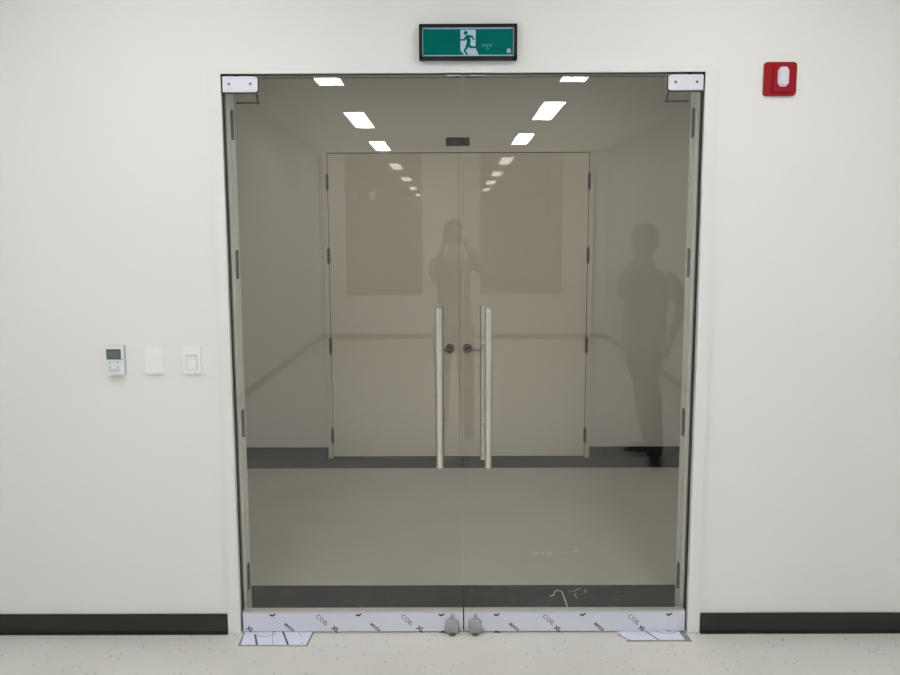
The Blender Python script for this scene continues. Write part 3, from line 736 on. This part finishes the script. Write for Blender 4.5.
def person(label, J, face, tilt, shirt, trouser, sleeve_long, group=None, W=1.0, HS=1.0):
    """J: joint positions in world space; face: horizontal unit direction of the head"""
    t = thing('person', (J['pelvis'].x, J['pelvis'].y, 0), label, 'person', group)
    hd, nk, ch_, pv = J['head'], J['neck'], J['chest'], J['pelvis']
    sa = J['across']                       # unit vector across the shoulders
    ang = math.atan2(sa.y, sa.x)
    chains = [[(pv - V((0, 0, .04)), .135, .10), (pv + V((0, 0, .10)), .125, .09), (mid(pv, ch_, .55), .125, .09), (ch_, .145, .10), (mid(ch_, nk, .62), .11, .075), (nk, .050, .052), (mid(nk, hd, .6), .050, .055)]]
    body = skin_mesh(chains)
    # orient the wide axis of the trunk across the shoulders
    lim = []
    for s in ('l', 'r'):
        sh, el, wr = J['sh_' + s], J['el_' + s], J['wr_' + s]
        lim.append([(mid(sh, ch_, .35), .055), (sh, .052), (mid(sh, el), .044), (el, .037), (mid(el, wr, .4), .035), (wr, .025)])
        hp, kn, an = J['hip_' + s], J['kn_' + s], J['an_' + s]
        fd = J['foot_' + s]
        lim.append([(hp, .085), (mid(hp, kn, .4), .076), (kn, .055), (mid(kn, an, .35), .055), (an, .036), (an - V((0, 0, .045)), .036)])
        lim.append([(an + V((0, 0, -.045)) - fd * .03, .034, .03), (an + V((0, 0, -.06)) + fd * .06, .036, .026), (an + V((0, 0, -.066)) + fd * .15, .038, .018)])
        lim += hand(wr, J['hd_' + s], J['pn_' + s], J.get('curl_' + s, .35), J['th_' + s])
    tb = skin_mesh(lim); m_ = bpy.data.meshes.new('x'); tb.to_mesh(m_); tb.free(); body.from_mesh(m_); bpy.data.meshes.remove(m_)
    # head
    f = face; rt = V((f.y, -f.x, 0)); R = Matrix((rt, f, V((0, 0, 1)))).transposed().to_4x4() @ Matrix.Rotation(tilt, 4, 'X') @ Matrix.Scale(HS, 4)
    def at(x, y, z): return hd + (R @ V((x, y, z)))
    ball(body, at(0, -.008, .025), .074, .092, .088, 28, R); ball(body, at(0, .018, -.035), .060, .070, .075, 24, R)
    ball(body, at(0, .062, -.085), .026, .022, .020, 14, R)
    ball(body, at(0, .098, -.018), .012, .016, .022, 12, R); ball(body, at(0, .085, .008), .009, .012, .024, 12, R)
    ball(body, at(0, .084, -.052), .024, .010, .006, 12, R); ball(body, at(0, .082, -.062), .020, .010, .007, 12, R)
    ball(body, at(0, .072, .034), .050, .018, .010, 14, R)
    for s in (-1, 1): ball(body, at(s * .075, -.005, -.012), .010, .018, .030, 12, R)
    objm('body', remesh(body, .0065, 3), M['skin'], t, True)
    for s in (-1, 1):
        b = new(); ball(b, at(s * .030, .070, .014), .012, .012, .0085, 14, R); ey = obj('eye', b, M['eyeball'], t, True)
        b = new(); ball(b, at(s * .030, .0785, .014), .0052, .0045, .0052, 12, R); obj('iris', b, M['hair'], ey, True)
        b = new(); ball(b, at(s * .031, .084, .036), .015, .005, .003, 12, R); obj('eyebrow', b, M['hair'], t, True)
    b = new(); ball(b, at(0, -.020, .040), .082, .094, .086, 32, R); ball(b, at(0, -.045, .0), .074, .062, .080, 24, R); ball(b, at(.012, .045, .092), .055, .038, .026, 20, R)
    for s in (-1, 1): ball(b, at(s * .066, .022, .030), .014, .022, .030, 12, R)
    objm('hair', remesh(b, .008, 2), M['hair'], t, True)
    # clothes
    tor = [[(pv + V((0, 0, -.10)), .158, .120), (pv + V((0, 0, -.03)), .155, .118), (pv + V((0, 0, .06)), .148, .112), (mid(pv, ch_, .55), .142, .108), (ch_, .160, .118), (mid(ch_, nk, .62), .122, .088), (mid(ch_, nk, .88), .062, .062)]]
    for s in ('l', 'r'):
        sh, el, wr = J['sh_' + s], J['el_' + s], J['wr_' + s]
        if sleeve_long: tor.append([(mid(sh, ch_, .35), .068), (sh, .066), (mid(sh, el), .058), (el, .051), (mid(el, wr, .5), .045), (mid(el, wr, .92), .036)])
        else: tor.append([(mid(sh, ch_, .35), .068), (sh, .067), (mid(sh, el, .45), .062), (mid(sh, el, .72), .060)])
    tor = [[(p[0],) + tuple(x * W for x in p[1:]) for p in c] for c in tor]
    objm('shirt', remesh(skin_mesh(tor), .008, 3), shirt, t, True)
    leg = [[(pv + V((0, 0, .06)), .135, .102), (pv - V((0, 0, .05)), .145, .108)]]
    for s in ('l', 'r'):
        hp, kn, an = J['hip_' + s], J['kn_' + s], J['an_' + s]
        leg.append([(hp + V((0, 0, .03)), .098), (mid(hp, kn, .4), .092), (kn, .072), (mid(kn, an, .4), .068), (mid(kn, an, 1.12), .052)])
    leg = [[(p[0],) + tuple(x * W for x in p[1:]) for p in c] for c in leg]
    objm('trousers', remesh(skin_mesh(leg), .008, 3), trouser, t, True)
    for s in ('l', 'r'):
        an, fd = J['an_' + s], J['foot_' + s]; g = V((an.x, an.y, J.get('sole_' + s, 0)))
        sd = V((fd.y, -fd.x, 0)).normalized()
        b = skin_mesh([[(g - fd * .055 + V((0, 0, .050)), .040, .042), (g + V((0, 0, .056)), .042, .046), (g + fd * .07 + V((0, 0, .044)), .044, .034), (g + fd * .15 + V((0, 0, .034)), .044, .022), (g + fd * .195 + V((0, 0, .032)), .030, .018)]])
        me = remesh(b, .006, 2)
        for v in me.vertices: v.co.z = max(v.co.z, g.z + .010)
        sh = objm('shoe', me, M['shoe'], t, True)
        b = new(); pts = []
        for i in range(20):
            a = i / 20 * 2 * PI; lx_, ly_ = math.cos(a), math.sin(a)
            wdh = .046 if lx_ > -.2 else .038
            pts.append(g + fd * (.060 + .152 * lx_) + sd * wdh * ly_)
        lo = [b.verts.new((p.x, p.y, g.z + .0005)) for p in pts]; hi = [b.verts.new((p.x, p.y, g.z + .014)) for p in pts]
        b.faces.new(lo[::-1]); b.faces.new(hi)
        for i in range(20): b.faces.new((lo[i], lo[(i + 1) % 20], hi[(i + 1) % 20], hi[i]))
        obj('sole', b, M['sole'], sh)
    return t

# photographer, straight behind the camera, phone raised in both hands
px, py = -.035, -3.36
J = dict(across=V((1, 0, 0)), head=V((-.030, py + .03, 1.635)), neck=V((px, py - .01, 1.475)), chest=V((px, py - .02, 1.30)), pelvis=V((-.025, py - .02, .96)),
         sh_l=V((px - .165, py, 1.415)), sh_r=V((px + .165, py, 1.415)), el_l=V((-.175, py + .09, 1.265)), el_r=V((.225, py + .05, 1.345)),
         wr_l=V((-.125, py + .150, 1.505)), wr_r=V((.085, py + .150, 1.52)),
         hip_l=V((px - .085, py - .02, .90)), hip_r=V((px + .085, py - .02, .90)), kn_l=V((px - .095, py + .01, .49)), kn_r=V((px + .10, py + .01, .49)),
         an_l=V((px - .10, py - .01, .085)), an_r=V((px + .11, py - .01, .085)), foot_l=V((-.15, 1, 0)).normalized(), foot_r=V((.15, 1, 0)).normalized(),
         hd_l=V((.25, .35, 1)), hd_r=V((-.25, .35, 1)), pn_l=V((1, .2, 0)), pn_r=V((-1, .2, 0)), th_l=-1, th_r=1, curl_l=.5, curl_r=.5)
person('person in dark clothes holding up a phone, mirrored between the two pull bars', J, V((0, 1, 0)), -.08, M['shirt_dark'], M['trouser_dark'], True)
t = thing('smartphone', (-.04, -3.135, 1.575), 'dark smartphone held up in both hands by the person between the bars', 'phone')
b = new(); prism(b, rrect(-.115, .035, 1.572, 1.648, .010), -3.141, -3.133); obj('body', b, M['phone'], t)
b = new(); prism(b, rrect(-.112, .032, 1.575, 1.645, .008), -3.1418, -3.1409); obj('screen', b, M['lcd'], t)
b = new(); prism(b, rrect(-.030, -.008, 1.612, 1.640, .005), -3.133, -3.1315); cb = obj('camera_bump', b, M['phone'], t)

# second person, standing to the right of the camera, hand at the chin
fx = V((-.80, .60, 0)).normalized(); ax = V((.80, .45, 0)).normalized()
def q(u, v, Y):     # where the mirrored figure stands, worked out once from the reflection's sight line
    d = fwd * F + r2 * (u - CX) - u2 * (v - CY); k = (-Y - cam.location.y) / d.y; p = cam.location + d * k
    return V((p.x, Y, p.z))
J = dict(across=ax, head=q(645, 244, -2.46), neck=q(648, 262, -2.48), chest=q(648, 290, -2.50), pelvis=q(645, 338, -2.50),
         sh_l=q(632, 275, -2.36), sh_r=q(672, 279, -2.60), el_l=q(621, 297, -2.26), el_r=q(683, 310, -2.62),
         wr_l=q(629, 276, -2.24), wr_r=q(671, 345, -2.58),
         hip_l=q(638, 350, -2.46), hip_r=q(652, 350, -2.54), kn_l=q(652, 398, -2.40), kn_r=q(645, 394, -2.60),
         an_l=q(656, 456, -2.42), an_r=q(652, 446, -2.80), foot_l=V((-.2, 1, 0)).normalized(), foot_r=V((-1, .12, 0)).normalized(),
         hd_l=V((.35, .0, 1)), hd_r=V((-.25, .1, -1)), pn_l=V((.5, -.6, 0)), pn_r=V((-1, .2, 0)), th_l=1, th_r=-1, curl_l=.55, curl_r=.3)
for s in ('l', 'r'): J['an_' + s].z = .085
J['head'].z = 1.575
J['neck'].z = 1.42
person('person in grey tee with a hand at the chin, mirrored near the right jamb', J, fx, -.05, M['shirt_grey'], M['trouser_olive'], False, W=1.15, HS=1.08)
